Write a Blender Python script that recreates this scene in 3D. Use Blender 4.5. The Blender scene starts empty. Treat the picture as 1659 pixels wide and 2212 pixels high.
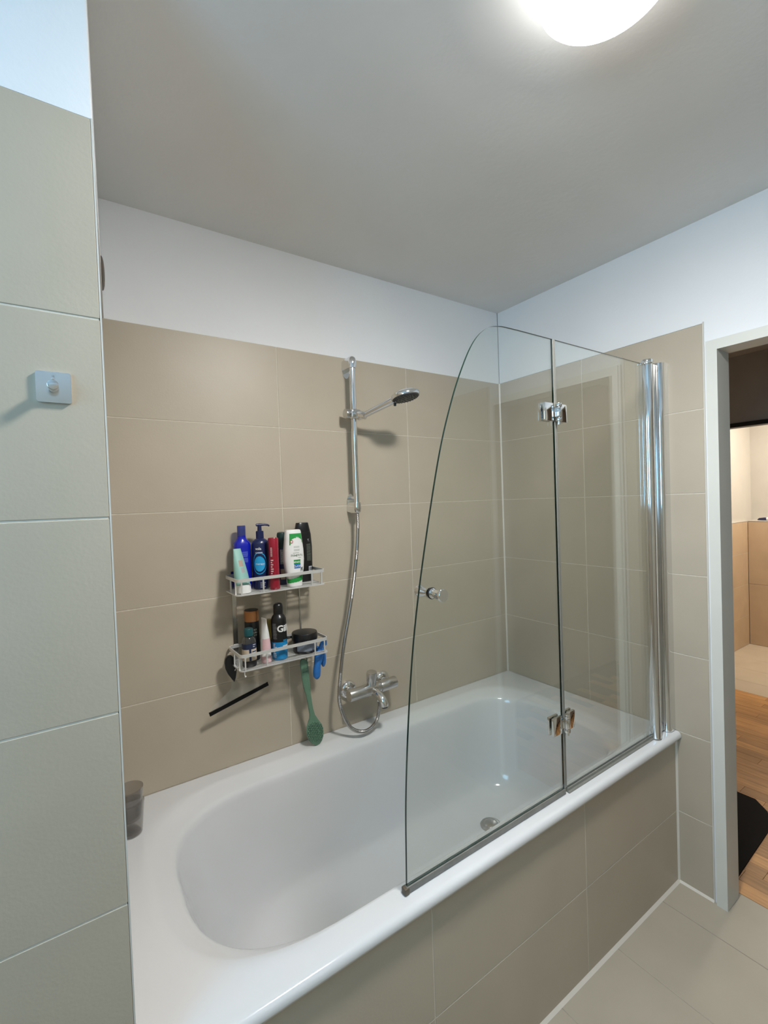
import bpy, bmesh, math, random
from mathutils import Vector, Matrix
random.seed(7)
PI = math.pi
SC = bpy.context.scene
COL = SC.collection

# ------------------------------------------------------------------ camera
CX, CY, CZ = -1.8793, -1.6475, 1.5092
YAW, PITCH, ROLL, FPX = 0.5999, -0.0216, -0.0355, 1002.87
fw = Vector((math.sin(YAW)*math.cos(PITCH), math.cos(YAW)*math.cos(PITCH), math.sin(PITCH)))
rt = Vector((math.cos(YAW), -math.sin(YAW), 0)); up = rt.cross(fw)
cr, sr = math.cos(ROLL), math.sin(ROLL)
rt2 = rt*cr + up*sr; up2 = up*cr - rt*sr
cd = bpy.data.cameras.new('camera'); cam = bpy.data.objects.new('camera', cd); COL.objects.link(cam)
m = Matrix.Identity(4)
for i in range(3):
    m[i][0] = rt2[i]; m[i][1] = up2[i]; m[i][2] = -fw[i]; m[i][3] = (CX, CY, CZ)[i]
cam.matrix_world = m
cd.sensor_fit = 'HORIZONTAL'; cd.sensor_width = 36; cd.lens = 36*FPX/1659; cd.clip_start = 0.02
SC.camera = cam

# ------------------------------------------------------------------ world, lights, exposure
SC.view_settings.view_transform = 'Standard'; SC.view_settings.look = 'None'
SC.view_settings.exposure = 0.36; SC.view_settings.gamma = 1.0
SC.view_settings.use_curve_mapping = False
w = bpy.data.worlds.new('world'); SC.world = w; w.use_nodes = True
w.node_tree.nodes['Background'].inputs[0].default_value = (0.6, 0.75, 1, 1)
w.node_tree.nodes['Background'].inputs[1].default_value = 0.3
LAMP_E = 186.0                       # opal ceiling lamp (built below)
LAMP_C = (1.0, 0.975, 0.945)
def area(name, loc, rot, sx, sy, power, col):
    l = bpy.data.lights.new(name, 'AREA'); l.shape = 'RECTANGLE'; l.size = sx; l.size_y = sy
    l.energy = power; l.color = col
    o = bpy.data.objects.new(name, l); COL.objects.link(o); o.location = loc; o.rotation_euler = rot
    return o
# daylight through the window in the side wall, left of the photographer
area('window_daylight', (-2.985, -1.72, 1.80), (0, -PI/2, 0), 0.80, 0.80, 14.5, (0.33, 0.68, 1.0))
# warm ceiling lamp of the toilet room across the hall
area('toilet_lamp', (2.95, -0.75, 2.42), (0, 0, 0), 0.3, 0.3, 21, (1.0, 0.90, 0.79))

# ------------------------------------------------------------------ materials
def lin(c):
    return tuple(((x/255)/12.92 if x/255 <= .04045 else ((x/255+.055)/1.055)**2.4) for x in c)
def mat(name, col, rough=.5, metal=0., var=.05, scale=8., bump=0., bscale=60., coat=0., spec=.5, aniso=None, perobj=0.):
    m = bpy.data.materials.new(name); m.use_nodes = True
    nt = m.node_tree; N = nt.nodes; L = nt.links; b = N['Principled BSDF']
    b.inputs['Roughness'].default_value = rough; b.inputs['Metallic'].default_value = metal
    b.inputs['Specular IOR Level'].default_value = spec
    b.inputs['Coat Weight'].default_value = coat; b.inputs['Coat Roughness'].default_value = .08
    geo = N.new('ShaderNodeNewGeometry')
    n = N.new('ShaderNodeTexNoise'); n.inputs['Scale'].default_value = scale; n.inputs['Detail'].default_value = 4
    L.new(geo.outputs['Position'], n.inputs['Vector'])
    mp = N.new('ShaderNodeMapRange'); mp.inputs['From Min'].default_value = .3; mp.inputs['From Max'].default_value = .7
    mp.inputs['To Min'].default_value = 1-var; mp.inputs['To Max'].default_value = 1+var
    L.new(n.outputs['Fac'], mp.inputs['Value'])
    fac = mp.outputs['Result']
    if perobj:
        oi = N.new('ShaderNodeObjectInfo')
        m2 = N.new('ShaderNodeMapRange'); m2.inputs['To Min'].default_value = 1-perobj; m2.inputs['To Max'].default_value = 1+perobj
        L.new(oi.outputs['Random'], m2.inputs['Value'])
        mu = N.new('ShaderNodeMath'); mu.operation = 'MULTIPLY'
        L.new(fac, mu.inputs[0]); L.new(m2.outputs['Result'], mu.inputs[1]); fac = mu.outputs[0]
    sc = N.new('ShaderNodeVectorMath'); sc.operation = 'SCALE'; sc.inputs[0].default_value = col[:3]
    L.new(fac, sc.inputs['Scale']); L.new(sc.outputs[0], b.inputs['Base Color'])
    if bump:
        n2 = N.new('ShaderNodeTexNoise'); n2.inputs['Scale'].default_value = bscale; n2.inputs['Detail'].default_value = 3
        L.new(geo.outputs['Position'], n2.inputs['Vector'])
        bp = N.new('ShaderNodeBump'); bp.inputs['Strength'].default_value = bump; bp.inputs['Distance'].default_value = .004
        L.new(n2.outputs['Fac'], bp.inputs['Height']); L.new(bp.outputs[0], b.inputs['Normal'])
    return m
def glassy(name, tint, rough=0.0, haze=0., hazecol=(.6, .6, .58)):
    # thin clear sheet: light goes straight through, Fresnel reflection on top
    m = bpy.data.materials.new(name); m.use_nodes = True; nt = m.node_tree; N = nt.nodes; L = nt.links
    N.remove(N['Principled BSDF']); out = N['Material Output']
    t = N.new('ShaderNodeBsdfTransparent'); t.inputs[0].default_value = (*tint, 1)
    g = N.new('ShaderNodeBsdfGlossy'); g.inputs['Roughness'].default_value = rough; g.inputs[0].default_value = (1, 1, 1, 1)
    mx = N.new('ShaderNodeMixShader')
    lw = N.new('ShaderNodeLayerWeight'); lw.inputs['Blend'].default_value = .5
    # Schlick curve from the facing weight keeps back faces from total reflection
    pw = N.new('ShaderNodeMath'); pw.operation = 'POWER'; pw.inputs[1].default_value = 4.0
    L.new(lw.outputs['Facing'], pw.inputs[0])
    mr = N.new('ShaderNodeMapRange'); mr.inputs['To Min'].default_value = .045; mr.inputs['To Max'].default_value = 1
    L.new(pw.outputs[0], mr.inputs['Value'])
    L.new(mr.outputs['Result'], mx.inputs[0]); L.new(t.outputs[0], mx.inputs[1]); L.new(g.outputs[0], mx.inputs[2])
    last = mx
    if haze:
        d = N.new('ShaderNodeBsdfDiffuse'); d.inputs[0].default_value = (*hazecol, 1)
        m2 = N.new('ShaderNodeMixShader'); m2.inputs[0].default_value = haze
        L.new(mx.outputs[0], m2.inputs[1]); L.new(d.outputs[0], m2.inputs[2]); last = m2
    L.new(last.outputs[0], out.inputs[0])
    return m
def wood(name):
    m = mat(name, (.54, .28, .105), .38, perobj=.22, var=.10, scale=6)
    nt = m.node_tree; N = nt.nodes; L = nt.links; b = N['Principled BSDF']
    geo = N.new('ShaderNodeNewGeometry'); mp = N.new('ShaderNodeMapping'); mp.inputs['Scale'].default_value = (90, 6, 30)
    L.new(geo.outputs['Position'], mp.inputs[0])
    n = N.new('ShaderNodeTexNoise'); n.inputs['Scale'].default_value = 1; n.inputs['Detail'].default_value = 5
    L.new(mp.outputs[0], n.inputs['Vector'])
    src = b.inputs['Base Color'].links[0].from_socket
    mx = N.new('ShaderNodeVectorMath'); mx.operation = 'SCALE'
    r = N.new('ShaderNodeMapRange'); r.inputs['From Min'].default_value = .3; r.inputs['From Max'].default_value = .7
    r.inputs['To Min'].default_value = .8; r.inputs['To Max'].default_value = 1.15
    L.new(n.outputs['Fac'], r.inputs['Value']); L.new(src, mx.inputs[0]); L.new(r.outputs[0], mx.inputs['Scale'])
    L.new(mx.outputs[0], b.inputs['Base Color'])
    return m
def emis(name, col, e):
    m = bpy.data.materials.new(name); m.use_nodes = True; nt = m.node_tree
    nt.nodes.remove(nt.nodes['Principled BSDF'])
    x = nt.nodes.new('ShaderNodeEmission'); x.inputs[0].default_value = (*col, 1); x.inputs[1].default_value = e
    nt.links.new(x.outputs[0], nt.nodes['Material Output'].inputs[0]); return m
TILE = (.475, .415, .325)
M = dict(
    tile=mat('beige_porcelain', TILE, .42, var=.035, scale=5, bump=.06, bscale=180, perobj=.012),
    floortile=mat('floor_porcelain', (.43, .385, .305), .36, var=.04, scale=6, bump=.05, bscale=150, perobj=.012),
    floorgrout=mat('floor_grout', (.36, .32, .26), .8, var=.08, scale=40),
    grout=mat('grout', (.65, .60, .515), .8, var=.08, scale=40),
    silicone=mat('silicone', (.66, .62, .55), .4, var=.03),
    plaster=mat('white_plaster', (.81, .825, .84), .75, var=.015, scale=3, bump=.10, bscale=90),
    ceiling=mat('ceiling_paint', (.75, .745, .73), .8, var=.02, scale=3, bump=.16, bscale=55),
    trimwhite=mat('white_corner_trim', (.60, .575, .52), .7, var=.02),
    enamel=mat('white_enamel', (.69, .70, .71), .12, var=.01, coat=.4),
    chrome=mat('chrome', (.80, .80, .80), .07, 1., var=.01),
    satin=mat('satin_chrome', (.62, .61, .59), .24, 1., var=.02),
    steel=mat('brushed_steel', (.80, .82, .84), .17, 1., var=.06, scale=30),
    alu=mat('satin_aluminium', (.80, .80, .79), .36, .55, var=.02),
    hose=mat('metal_hose', (.46, .44, .42), .25, 1., var=.02),
    darkspray=mat('dark_grey_spray_face', (.05, .052, .055), .45, var=.1, scale=60),
    black=mat('black_plastic', (.008, .008, .009), .28, var=.05),
    blackmatt=mat('black_rubber', (.006, .006, .006), .75, var=.1, scale=40, bump=.2, bscale=400, spec=.15),
    framegrey=mat('door_frame_paint', (.68, .68, .63), .45, var=.02, scale=6),
    hallpaint=mat('hall_wall_paint', (.55, .53, .51), .7, var=.03),
    darkframe=mat('dark_frame', (.02, .018, .015), .5, var=.03),
    oak=wood('oak_parquet'), woodgap=mat('parquet_gap', (.07, .035, .015), .8, var=.1),
    wctile=mat('toilet_room_tile', (.60, .45, .30), .45, var=.05, scale=6, perobj=.03),
    wcfloor=mat('toilet_room_floor_tile', (.62, .53, .40), .4, var=.04, scale=6, perobj=.012),
    cream=mat('cream_plaster', (.62, .59, .53), .8, var=.02),
    brown=mat('brown_plastic', (.11, .085, .06), .5, var=.06),
    glass=glassy('clear_glass', (.968, .982, .968)),
    glassedge=mat('green_glass_edge', (.006, .03, .022), .15, var=.05),
    tumbler=glassy('smoke_grey_plastic', (.84, .83, .82), .05, haze=.07, hazecol=(.22, .22, .22)),
    sealgrey=mat('grey_seal_lip', (.20, .195, .175), .4, var=.15, scale=30),
    sealclear=glassy('translucent_seal', (.72, .72, .68), .2, haze=.45, hazecol=(.42, .42, .38)),
    green=mat('sage_green_silicone', (.125, .235, .16), .55, var=.04),
    nitrile=mat('blue_nitrile', (.02, .16, .50), .45, var=.12, scale=70, bump=.3, bscale=120),
    ultrablue=mat('ultramarine_plastic', (.004, .012, .42), .25, var=.04, coat=.2),
    bluecap=glassy('clear_blue_cap', (.25, .30, .66), .06, haze=.25, hazecol=(.10, .13, .42)),
    teal=mat('pale_teal_plastic', (.27, .50, .45), .4, var=.05),
    white=mat('white_plastic', (.82, .82, .81), .3, var=.01),
    navy=mat('navy_plastic', (.006, .014, .075), .3, var=.04, coat=.2),
    skyblue=mat('sky_blue_print', (.02, .33, .66), .4, var=.05),
    paleprint=mat('pale_print', (.62, .66, .72), .5, var=.02),
    blueprint=mat('pale_blue_print', (.10, .16, .62), .5, var=.02),
    red=mat('crimson_plastic', (.30, .006, .025), .25, var=.06, coat=.3),
    pinkprint=mat('pale_pink_print', (.72, .45, .48), .5, var=.02),
    darkgreen=mat('dark_green_plastic', (.006, .03, .028), .35, var=.05),
    tan=mat('tan_label', (.42, .31, .24), .5, var=.05),
    labelgrey=mat('grey_print', (.36, .37, .38), .5, var=.04),
    leafgreen=mat('leaf_green_print', (.02, .30, .06), .4, var=.04),
    greyprint=mat('small_grey_green_print', (.30, .36, .30), .5, var=.02),
    logoblue=mat('logo_blue', (.02, .16, .50), .4, var=.03),
    orange=mat('orange_red_print', (.42, .06, .05), .5, var=.04),
    bronze=mat('bronze_foil', (.46, .21, .09), .3, .8, var=.05),
    oil=glassy('clear_bottle', (.80, .80, .78), .03, haze=.12, hazecol=(.25, .25, .25)),
    yellow=glassy('amber_bottle', (.70, .62, .30), .05, haze=.3, hazecol=(.30, .27, .10)),
    darkteal=mat('dark_teal_cap', (.008, .075, .085), .3, var=.04),
    labelcream=mat('cream_label', (.60, .50, .38), .5, var=.04),
    labelnavy=mat('navy_label', (.01, .02, .06), .5, var=.03),
    pink=mat('pink_tube', (.72, .48, .50), .4, var=.03),
    canblue=mat('can_blue_print', (.008, .22, .50), .3, var=.04),
    greylabel=mat('blue_grey_jar_label', (.17, .20, .25), .35, var=.05),
    squeegee=glassy('clear_squeegee_plastic', (.95, .95, .94), .08, haze=.06, hazecol=(.75, .75, .75)),
    lamp=emis('opal_lamp_glow', LAMP_C, LAMP_E), lampside=emis('opal_lamp_side_glow', LAMP_C, LAMP_E*.03),
    lampbase=mat('lamp_base', (.8, .8, .78), .4, var=.01),
)

# ------------------------------------------------------------------ mesh helpers
WPOS = {}
def root_pos(o): return WPOS.get(o.name, Vector((0, 0, 0)))
def thing(name, label, cat, loc, group=None, kind=None):
    o = bpy.data.objects.new(name, None); COL.objects.link(o); o.location = loc; o.empty_display_size = .05
    tag(o, label, cat, group, kind); WPOS[o.name] = Vector(loc); return o
def tag(o, label=None, cat=None, group=None, kind=None):
    if label: o['label'] = label
    if cat: o['category'] = cat
    if group: o['group'] = group
    if kind: o['kind'] = kind
    return o
def obj(name, bm, m, parent=None, smooth=True, origin=None, angle=None, mods=None):
    """link a bmesh written in world coordinates as ONE object"""
    org = Vector(origin) if origin is not None else (root_pos(parent) if parent else Vector((0, 0, 0)))
    if org.length: bmesh.ops.translate(bm, verts=bm.verts, vec=-org)
    bmesh.ops.recalc_face_normals(bm, faces=bm.faces)
    me = bpy.data.meshes.new(name); bm.to_mesh(me); bm.free()
    for x in (m if isinstance(m, (list, tuple)) else [m]): me.materials.append(x)
    if smooth:
        me.polygons.foreach_set('use_smooth', [True]*len(me.polygons))
        try: me.set_sharp_from_angle(angle=math.radians(angle or 38))
        except Exception: pass
    o = bpy.data.objects.new(name, me); COL.objects.link(o)
    if parent:
        o.parent = parent; o.location = org - root_pos(parent)
    else: o.location = org
    WPOS[o.name] = org
    return o
def B(): return bmesh.new()
def box(bm, a, b, bev=0., seg=2):
    a, b = Vector(a), Vector(b)
    r = bmesh.ops.create_cube(bm, size=1)
    for v in r['verts']:
        v.co = Vector(((a[i]+b[i])/2 + v.co[i]*(b[i]-a[i])) for i in range(3))
    if bev:
        es = {e for v in r['verts'] for e in v.link_edges}
        bmesh.ops.bevel(bm, geom=list(es), offset=bev, segments=seg, affect='EDGES', profile=.5)
def frame_of(d):
    d = Vector(d).normalized(); h = Vector((0, 0, 1)) if abs(d.z) < .9 else Vector((1, 0, 0))
    u = d.cross(h).normalized(); v = d.cross(u).normalized(); return u, v
def loft(bm, loops, cap0=True, cap1=True, closed=True):
    rows = [[bm.verts.new(p) for p in l] for l in loops]; n = len(rows[0])
    for a, b in zip(rows, rows[1:]):
        for i in range(n if closed else n-1):
            j = (i+1) % n
            try: bm.faces.new((a[i], a[j], b[j], b[i]))
            except ValueError: pass
    if cap0: bm.faces.new(rows[0])
    if cap1: bm.faces.new(rows[-1])
    return rows
def circ(c, u, v, r, n=24, r2=None):
    r2 = r if r2 is None else r2
    return [Vector(c)+u*(r*math.cos(2*PI*i/n))+v*(r2*math.sin(2*PI*i/n)) for i in range(n)]
def revolve(bm, c, d, prof, n=28):
    """prof: (distance along d, radius)"""
    u, v = frame_of(d); d = Vector(d).normalized(); c = Vector(c)
    loft(bm, [circ(c+d*t, u, v, max(r, 1e-4), n) for t, r in prof])
def cyl(bm, a, b, r, n=24, bev=0.):
    a, b = Vector(a), Vector(b); L = (b-a).length
    if bev:
        revolve(bm, a, b-a, [(0, r-bev), (bev*.3, r-bev*.3), (bev, r), (L-bev, r), (L-bev*.3, r-bev*.3), (L, r-bev)], n)
    else: revolve(bm, a, b-a, [(0, r), (L, r)], n)
def tube(bm, pts, rad, n=12, flat=None):
    """sweep along pts; rad number or list"""
    pts = [Vector(p) for p in pts]; K = len(pts); u = None; loops = []
    for i, p in enumerate(pts):
        d = (pts[min(i+1, K-1)]-pts[max(i-1, 0)]).normalized()
        if u is None: u, v = frame_of(d)
        else:
            u = (u-d*u.dot(d)).normalized(); v = d.cross(u)
        r = rad[i] if isinstance(rad, (list, tuple)) else rad
        loops.append(circ(p, u, v, r, n))
    loft(bm, loops)
def spline(P, per=8):
    P = [Vector(p) for p in P]; Q = [P[0]*2-P[1]]+P+[P[-1]*2-P[-2]]; out = []
    for i in range(1, len(Q)-2):
        a, b, c, d = Q[i-1:i+3]
        for k in range(per):
            t = k/per
            out.append(.5*((2*b)+(c-a)*t+(2*a-5*b+4*c-d)*t*t+(3*b-a-3*c+d)*t**3))
    out.append(P[-1]); return out
def prism(bm, outline, d, bev=0.):
    """outline: closed list of 3-D points, extruded by vector d"""
    d = Vector(d); loft(bm, [[Vector(p) for p in outline], [Vector(p)+d for p in outline]])

# ------------------------------------------------------------------ room shell
ZF, ZC = .018, 2.462
XL, YP, YPAN = -1.8233, -0.826, -0.8134
def slab(name, boxes, m, label, cat='wall', parent=None):
    bm = B()
    for a, b in boxes: box(bm, a, b)
    o = obj(name, bm, m, parent, smooth=False)
    if not parent: tag(o, label, cat, kind='structure')
    return o
TCACHE = {}
def tile(parent, ctr, dims, axis, name='tile', m='tile'):
    """one tile, mesh shared between equal sizes"""
    key = (tuple(round(x, 4) for x in dims), axis, m)
    if key not in TCACHE:
        bm = B(); h = [x/2 for x in dims]
        box(bm, [-x for x in h], h, .0009, 1)
        me = bpy.data.meshes.new(name); bm.to_mesh(me); bm.free(); me.materials.append(M[m]); TCACHE[key] = me
    o = bpy.data.objects.new(name, TCACHE[key]); COL.objects.link(o); o.parent = parent
    o.location = Vector(ctr)-root_pos(parent); return o
G, TT = .0013, .008
def tiles(parent, axis, face, us, zs, sign, m='tile', name='tile'):
    """axis: the wall normal axis; face: coordinate of the visible face; tile body goes to the side -sign"""
    for u0, u1 in zip(us, us[1:]):
        for z0, z1 in zip(zs, zs[1:]):
            cu, cz = (u0+u1)/2, (z0+z1)/2; du, dz = abs(u1-u0)-2*G, abs(z1-z0)-2*G
            c = face-sign*TT/2
            if axis == 'y': tile(parent, (cu, c, cz), (du, TT, dz), axis, name, m)
            elif axis == 'x': tile(parent, (c, cu, cz), (TT, du, dz), axis, name, m)
            else: tile(parent, (cu, cz, c), (du, dz, TT), axis, name, m)
ZR = [.602, .9, 1.2, 1.5, 1.8, 2.1]
ZR0 = [ZF, .2936]+ZR
# back wall
wb = slab('wall_back', [((-1.9, .0012+.006, 0), (0.1, .12, ZC)), ((-1.9, .0012, .0), (.0, .008, 2.1)), ((-1.9, .002, 2.1), (0.0, .008, ZC))],
          M['plaster'], 'back wall along the bath, beige tiles below and white plaster above')
bm = B(); box(bm, (-1.83, .0011, .55), (0, .0075, 2.0985)); obj('grout', bm, M['grout'], wb, False)
tiles(wb, 'y', 0.0, [-1.8265, -1.2109, -.6089, -.0025], ZR, -1)
# right wall with the doorway
DY0, DY1, DZ = -0.977, -1.61, 1.995
WT = .11
wr = slab('wall_right', [((.0085, -.93, 0), (WT-.001, .0, ZC)), ((.002, -.93, 2.1), (.0085, 0, ZC)),
                         ((.002, -.955, 0), (WT-.001, -.93, ZC)), ((.002, DY1-.02, DZ+.02), (WT-.001, -.955, ZC)),
                         ((.002, -2.7, 0), (WT-.001, DY1-.02, ZC))],
          M['plaster'], 'right wall with beige tiles beside the doorway and white plaster above')
bm = B(); box(bm, (.0011, -.93, ZF), (.0085, 0, 2.0985)); obj('grout', bm, M['grout'], wr, False)
tiles(wr, 'x', 0.0, [-.9305, -.4634, -.0015], ZR0, -1)
# partition in front of the bath end, flush with the bath panel
wp = slab('wall_partition', [((-3.0, YP+.0085, 0), (-1.8355, -.70, ZC)), ((-3.0, YP+.002, 2.1), (XL-.001, YP+.0085, ZC))], M['plaster'],
          'near partition wall carrying the robe hook, grey-beige tiles below white plaster')
bm = B(); box(bm, (-3.0, YP+.0012, ZF), (XL-.003, YP+.0085, 2.0985)); obj('grout', bm, M['grout'], wp, False)
tiles(wp, 'y', YP, [-3.0, -2.4233, XL-.0006], ZR0, -1)
# end wall of the bath alcove (seen edge-on behind the partition)
wl = slab('wall_left', [((-1.9, -.70, 0), (-1.8325, .0, ZC))], M['plaster'], 'end wall of the bath alcove hidden behind the partition')
bm = B(); box(bm, (-1.8355, -.8165, .56), (-1.8276, 0, 2.0985)); obj('grout', bm, M['grout'], wl, False)
tiles(wl, 'x', -1.8265, [-.8165, -.60, -.001], ZR, 1)
bm = B(); prism(bm, [(-1.8325, -.822, 2.1), (-1.8228, -.822, 2.1), (-1.7605, .0, 2.1), (-1.8325, 0, 2.1)], (0, 0, ZC-2.1))
obj('plaster_panel', bm, M['plaster'], wl, False)
slab('wall_side', [((-3.1, -2.7, 0), (-3.0, -2.12, ZC)), ((-3.1, -1.32, 0), (-3.0, -.70, ZC)), ((-3.1, -2.12, 0), (-3.0, -1.32, 1.4)), ((-3.1, -2.12, 2.2), (-3.0, -1.32, ZC))],
     M['plaster'], 'side wall with the window, left of the photographer')
bm = B(); box(bm, (-3.0, -2.69, ZF), (-2.992, -.83, 1.39)); box(bm, (-3.0, -2.69, 1.39), (-2.992, -2.13, 2.1)); box(bm, (-3.0, -1.31, 1.39), (-2.992, -.83, 2.1)); obj('tile_facing', bm, M['tile'], bpy.data.objects['wall_side'], False)
bm = B(); box(bm, (-.008, -2.69, ZF), (.0019, DY1-.04, 2.1)); obj('tile_facing', bm, M['tile'], wr, False)
wq = slab('wall_rear', [((-3.1, -2.8, 0), (.11, -2.7, ZC))], M['plaster'], 'rear wall behind the photographer, tiled to the same height')
bm = B(); box(bm, (-3.0, -2.7, ZF), (.0, -2.692, 2.1)); obj('tile_facing', bm, M['tile'], wq, False)
t = thing('window_1', 'window in the side wall, left of the photographer', 'window', (-3.05, -1.72, 1.4), kind='structure')
bm = B()
for a, b in (((-3.07, -2.12, 1.4), (-3.02, -2.08, 2.2)), ((-3.07, -1.36, 1.4), (-3.02, -1.32, 2.2)),
             ((-3.07, -2.08, 1.4), (-3.02, -1.36, 1.44)), ((-3.07, -2.08, 2.16), (-3.02, -1.36, 2.2))): box(bm, a, b)
obj('window_frame', bm, M['white'], t, False)
bm = B(); box(bm, (-3.048, -2.08, 1.44), (-3.042, -1.36, 2.16)); obj('pane', bm, M['glass'], t, False)
slab('ceiling', [((-3.1, -2.8, ZC), (.1, .12, ZC+.1))], M['ceiling'], 'grey-white painted bathroom ceiling with the round lamp', 'ceiling')
# floor
fl = slab('floor', [((-3.1, -2.8, -.1), (.115, .12, ZF-.0012))], M['floorgrout'], 'bathroom floor of large beige tiles', 'floor')
xs = [.1145, -.1445, -.4465, -.7485, -1.0505, -1.3525, -1.6545, -1.9565, -2.2585, -2.5605, -2.8625]
for k, (a, b) in enumerate(zip(xs, xs[1:])):
    if k == 0:
        bm = B(); prism(bm, [(b+G, -1.549, ZF-TT), (a-G, -1.549, ZF-TT), (a-G, -.978, ZF-TT), (-.0005, -.978, ZF-TT), (-.0005, YPAN-.001, ZF-TT), (b+G, YPAN-.001, ZF-TT)], (0, 0, TT))
        obj('tile', bm, M['floortile'], fl, False); continue
    off = [0, .3][k % 2]
    ys = [YPAN-.0005]+[y for y in (-1.25-off*.5, -1.85-off*.5, -2.45-off*.5) if y > -2.65]+[-2.7]
    tiles(fl, 'z', ZF, [a, b], ys, 1, 'floortile')
# tiled bath panel
pn = slab('wall_bath_panel', [((-1.823, YPAN+.0085, 0), (-.001, YPAN+.04, .575))], M['grout'], 'beige tiled front panel below the bath rim')
bm = B(); box(bm, (-1.822, YPAN+.0012, ZF), (-.001, YPAN+.0085, .572)); obj('grout', bm, M['grout'], pn, False)
tiles(pn, 'y', YPAN, [-1.822, -1.2133, -.5986, -.0035], [ZF+.003, .2936, .574], -1)
# trims and silicone joints
def trim(name, boxes, m, label, tri=None):
    bm = B()
    for a, b in boxes: box(bm, a, b)
    if tri: prism(bm, *tri)
    return tag(obj(name, bm, m, None, False), label, 'trim', kind='structure')
trim('trim_1', [((XL-.0016, YP+.0002, ZF), (XL+.0008, YP+.012, 2.1))], M['trimwhite'], 'pale corner profile on the edge of the partition')
trim('trim_2', [((-.0012, -.9352, ZF), (.008, -.931, 2.104))], M['trimwhite'], 'white tile edge profile beside the doorway')
trim('trim_3', [], M['silicone'], 'vertical silicone joint in the bath corner', ([(-.0055, 0, .60), (0, 0, .60), (0, -.0055, .60)], (0, 0, 1.5)))
trim('trim_4', [], M['silicone'], 'vertical silicone joint between bath panel and right wall', ([(-.006, YPAN, ZF), (0, YPAN, ZF), (0, YPAN-.006, ZF)], (0, 0, .565)))
trim('trim_5', [], M['silicone'], 'silicone joint along the foot of the bath panel', ([(-1.82, YPAN, ZF), (-1.82, YPAN-.008, ZF), (-1.82, YPAN, ZF+.008)], (1.82, 0, 0)))
trim('trim_6', [], M['silicone'], 'silicone joint at the foot of the right wall', ([(0, YPAN, ZF), (-.007, YPAN, ZF), (0, YPAN, ZF+.007)], (0, -.12, 0)))
# door frame (steel frame painted pale grey)
dr = thing('door_1', 'pale grey painted door frame of the open doorway', 'door frame', (0, DY0, ZF), kind='structure')
bm = B(); box(bm, (-.010, DY0, ZF), (WT*.82, -.943, 2.03)); obj('jamb', bm, M['framegrey'], dr, False)
bm = B(); box(bm, (-.010, DY1-.034, ZF), (WT*.82, DY1, 2.03)); obj('jamb', bm, M['framegrey'], dr, False)
bm = B(); box(bm, (-.010, DY1, DZ), (WT*.82, DY0, 2.03)); obj('head', bm, M['framegrey'], dr, False)

# ---- hall and toilet room seen through the doorway
HX = 2.12
slab('wall_hall', [((HX, -2.2, 0), (HX+.07, -.98, ZC)), ((HX, -.98, 1.985), (HX+.07, .062, ZC)), ((HX, .062, 0), (HX+.07, .9, ZC))],
     M['hallpaint'], 'dark unlit hall wall above the toilet doorway')
slab('trim_7', [((HX-.012, -.98, 1.955), (HX+.08, .062, 1.985)), ((HX-.012, .03, ZF), (HX+.08, .062, 1.955)), ((HX-.012, -.98, ZF), (HX+.08, -.95, 1.955))],
     M['darkframe'], 'dark frame around the toilet doorway across the hall', 'trim')
slab('wall_hall_end', [((WT, .9, 0), (HX+.1, 1.0, ZC))], M['cream'], 'hall end wall out of sight')  # unseen end wall, added to contain the light in the hall
slab('wall_hall_far', [((WT, -2.3, 0), (HX+.1, -2.2, ZC))], M['cream'], 'other hall end wall out of sight')  # closes the other unseen end, also added to contain light
slab('wall_hall_near', [((WT-.0005, .0, 0), (WT+.05, .9, ZC))], M['cream'], 'hall wall beside the bathroom out of sight')
slab('ceiling_hall', [((.1, -2.3, ZC), (3.9, 1.0, ZC+.1))], M['ceiling'], 'hall ceiling out of sight', 'ceiling')
hf = slab('floor_hall', [((.1155, -2.3, -.1), (2.19, 1.0, ZF-.002))], M['woodgap'], 'oak strip parquet in the hall', 'floor')
nrow = 30; pw = (2.188-.1165)/nrow
PC = {}
for r in range(nrow):
    x0 = .1165+pw*r; y = .45-random.random()*.4
    while y > -1.75:
        L = random.choice([.32, .40, .48])
        key = L
        if key not in PC:
            bm = B(); box(bm, (-pw/2+.0004, -L/2+.0004, -.004), (pw/2-.0004, L/2-.0004, .004), .0006, 1)
            me = bpy.data.meshes.new('plank'); bm.to_mesh(me); bm.free(); me.materials.append(M['oak']); PC[key] = me
        o = bpy.data.objects.new('plank', PC[key]); COL.objects.link(o); o.parent = hf
        o.location = Vector((x0+pw/2, y-L/2, ZF-.004+random.uniform(-.0002, .0002)))-root_pos(hf); y -= L
# toilet room
WX, WY, WL = 3.507, .058, 1.2
tf = slab('floor_toilet', [((2.19, -1.2, -.1), (3.8, .12, ZF-.0012))], M['grout'], 'pale tiled floor of the toilet room', 'floor')
tiles(tf, 'z', ZF, [2.191, 2.42, 2.72, 3.02, 3.32, WX], [-1.1, -.55, WY], 1, 'wcfloor')
wt1 = slab('wall_toilet_side', [((2.19, WY+.0085, 0), (3.8, WY+.1, 1.2)), ((2.19, WY+.02, 1.2), (3.8, WY+.1, ZC))], M['cream'], 'side wall of the toilet room, brown-beige tiles below cream plaster')
tiles(wt1, 'y', WY, [2.19, 2.79, 3.39, WX], [ZF, .3, .6, .9, 1.2], -1, 'wctile')
bm = B(); box(bm, (2.19, WY+.0012, ZF), (WX, WY+.0085, 1.199)); obj('grout', bm, M['grout'], wt1, False)
bm = B(); box(bm, (2.19, WY-.002, 1.2), (WX, WY+.03, 1.208)); obj('capping', bm, M['cream'], wt1, False)
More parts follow.
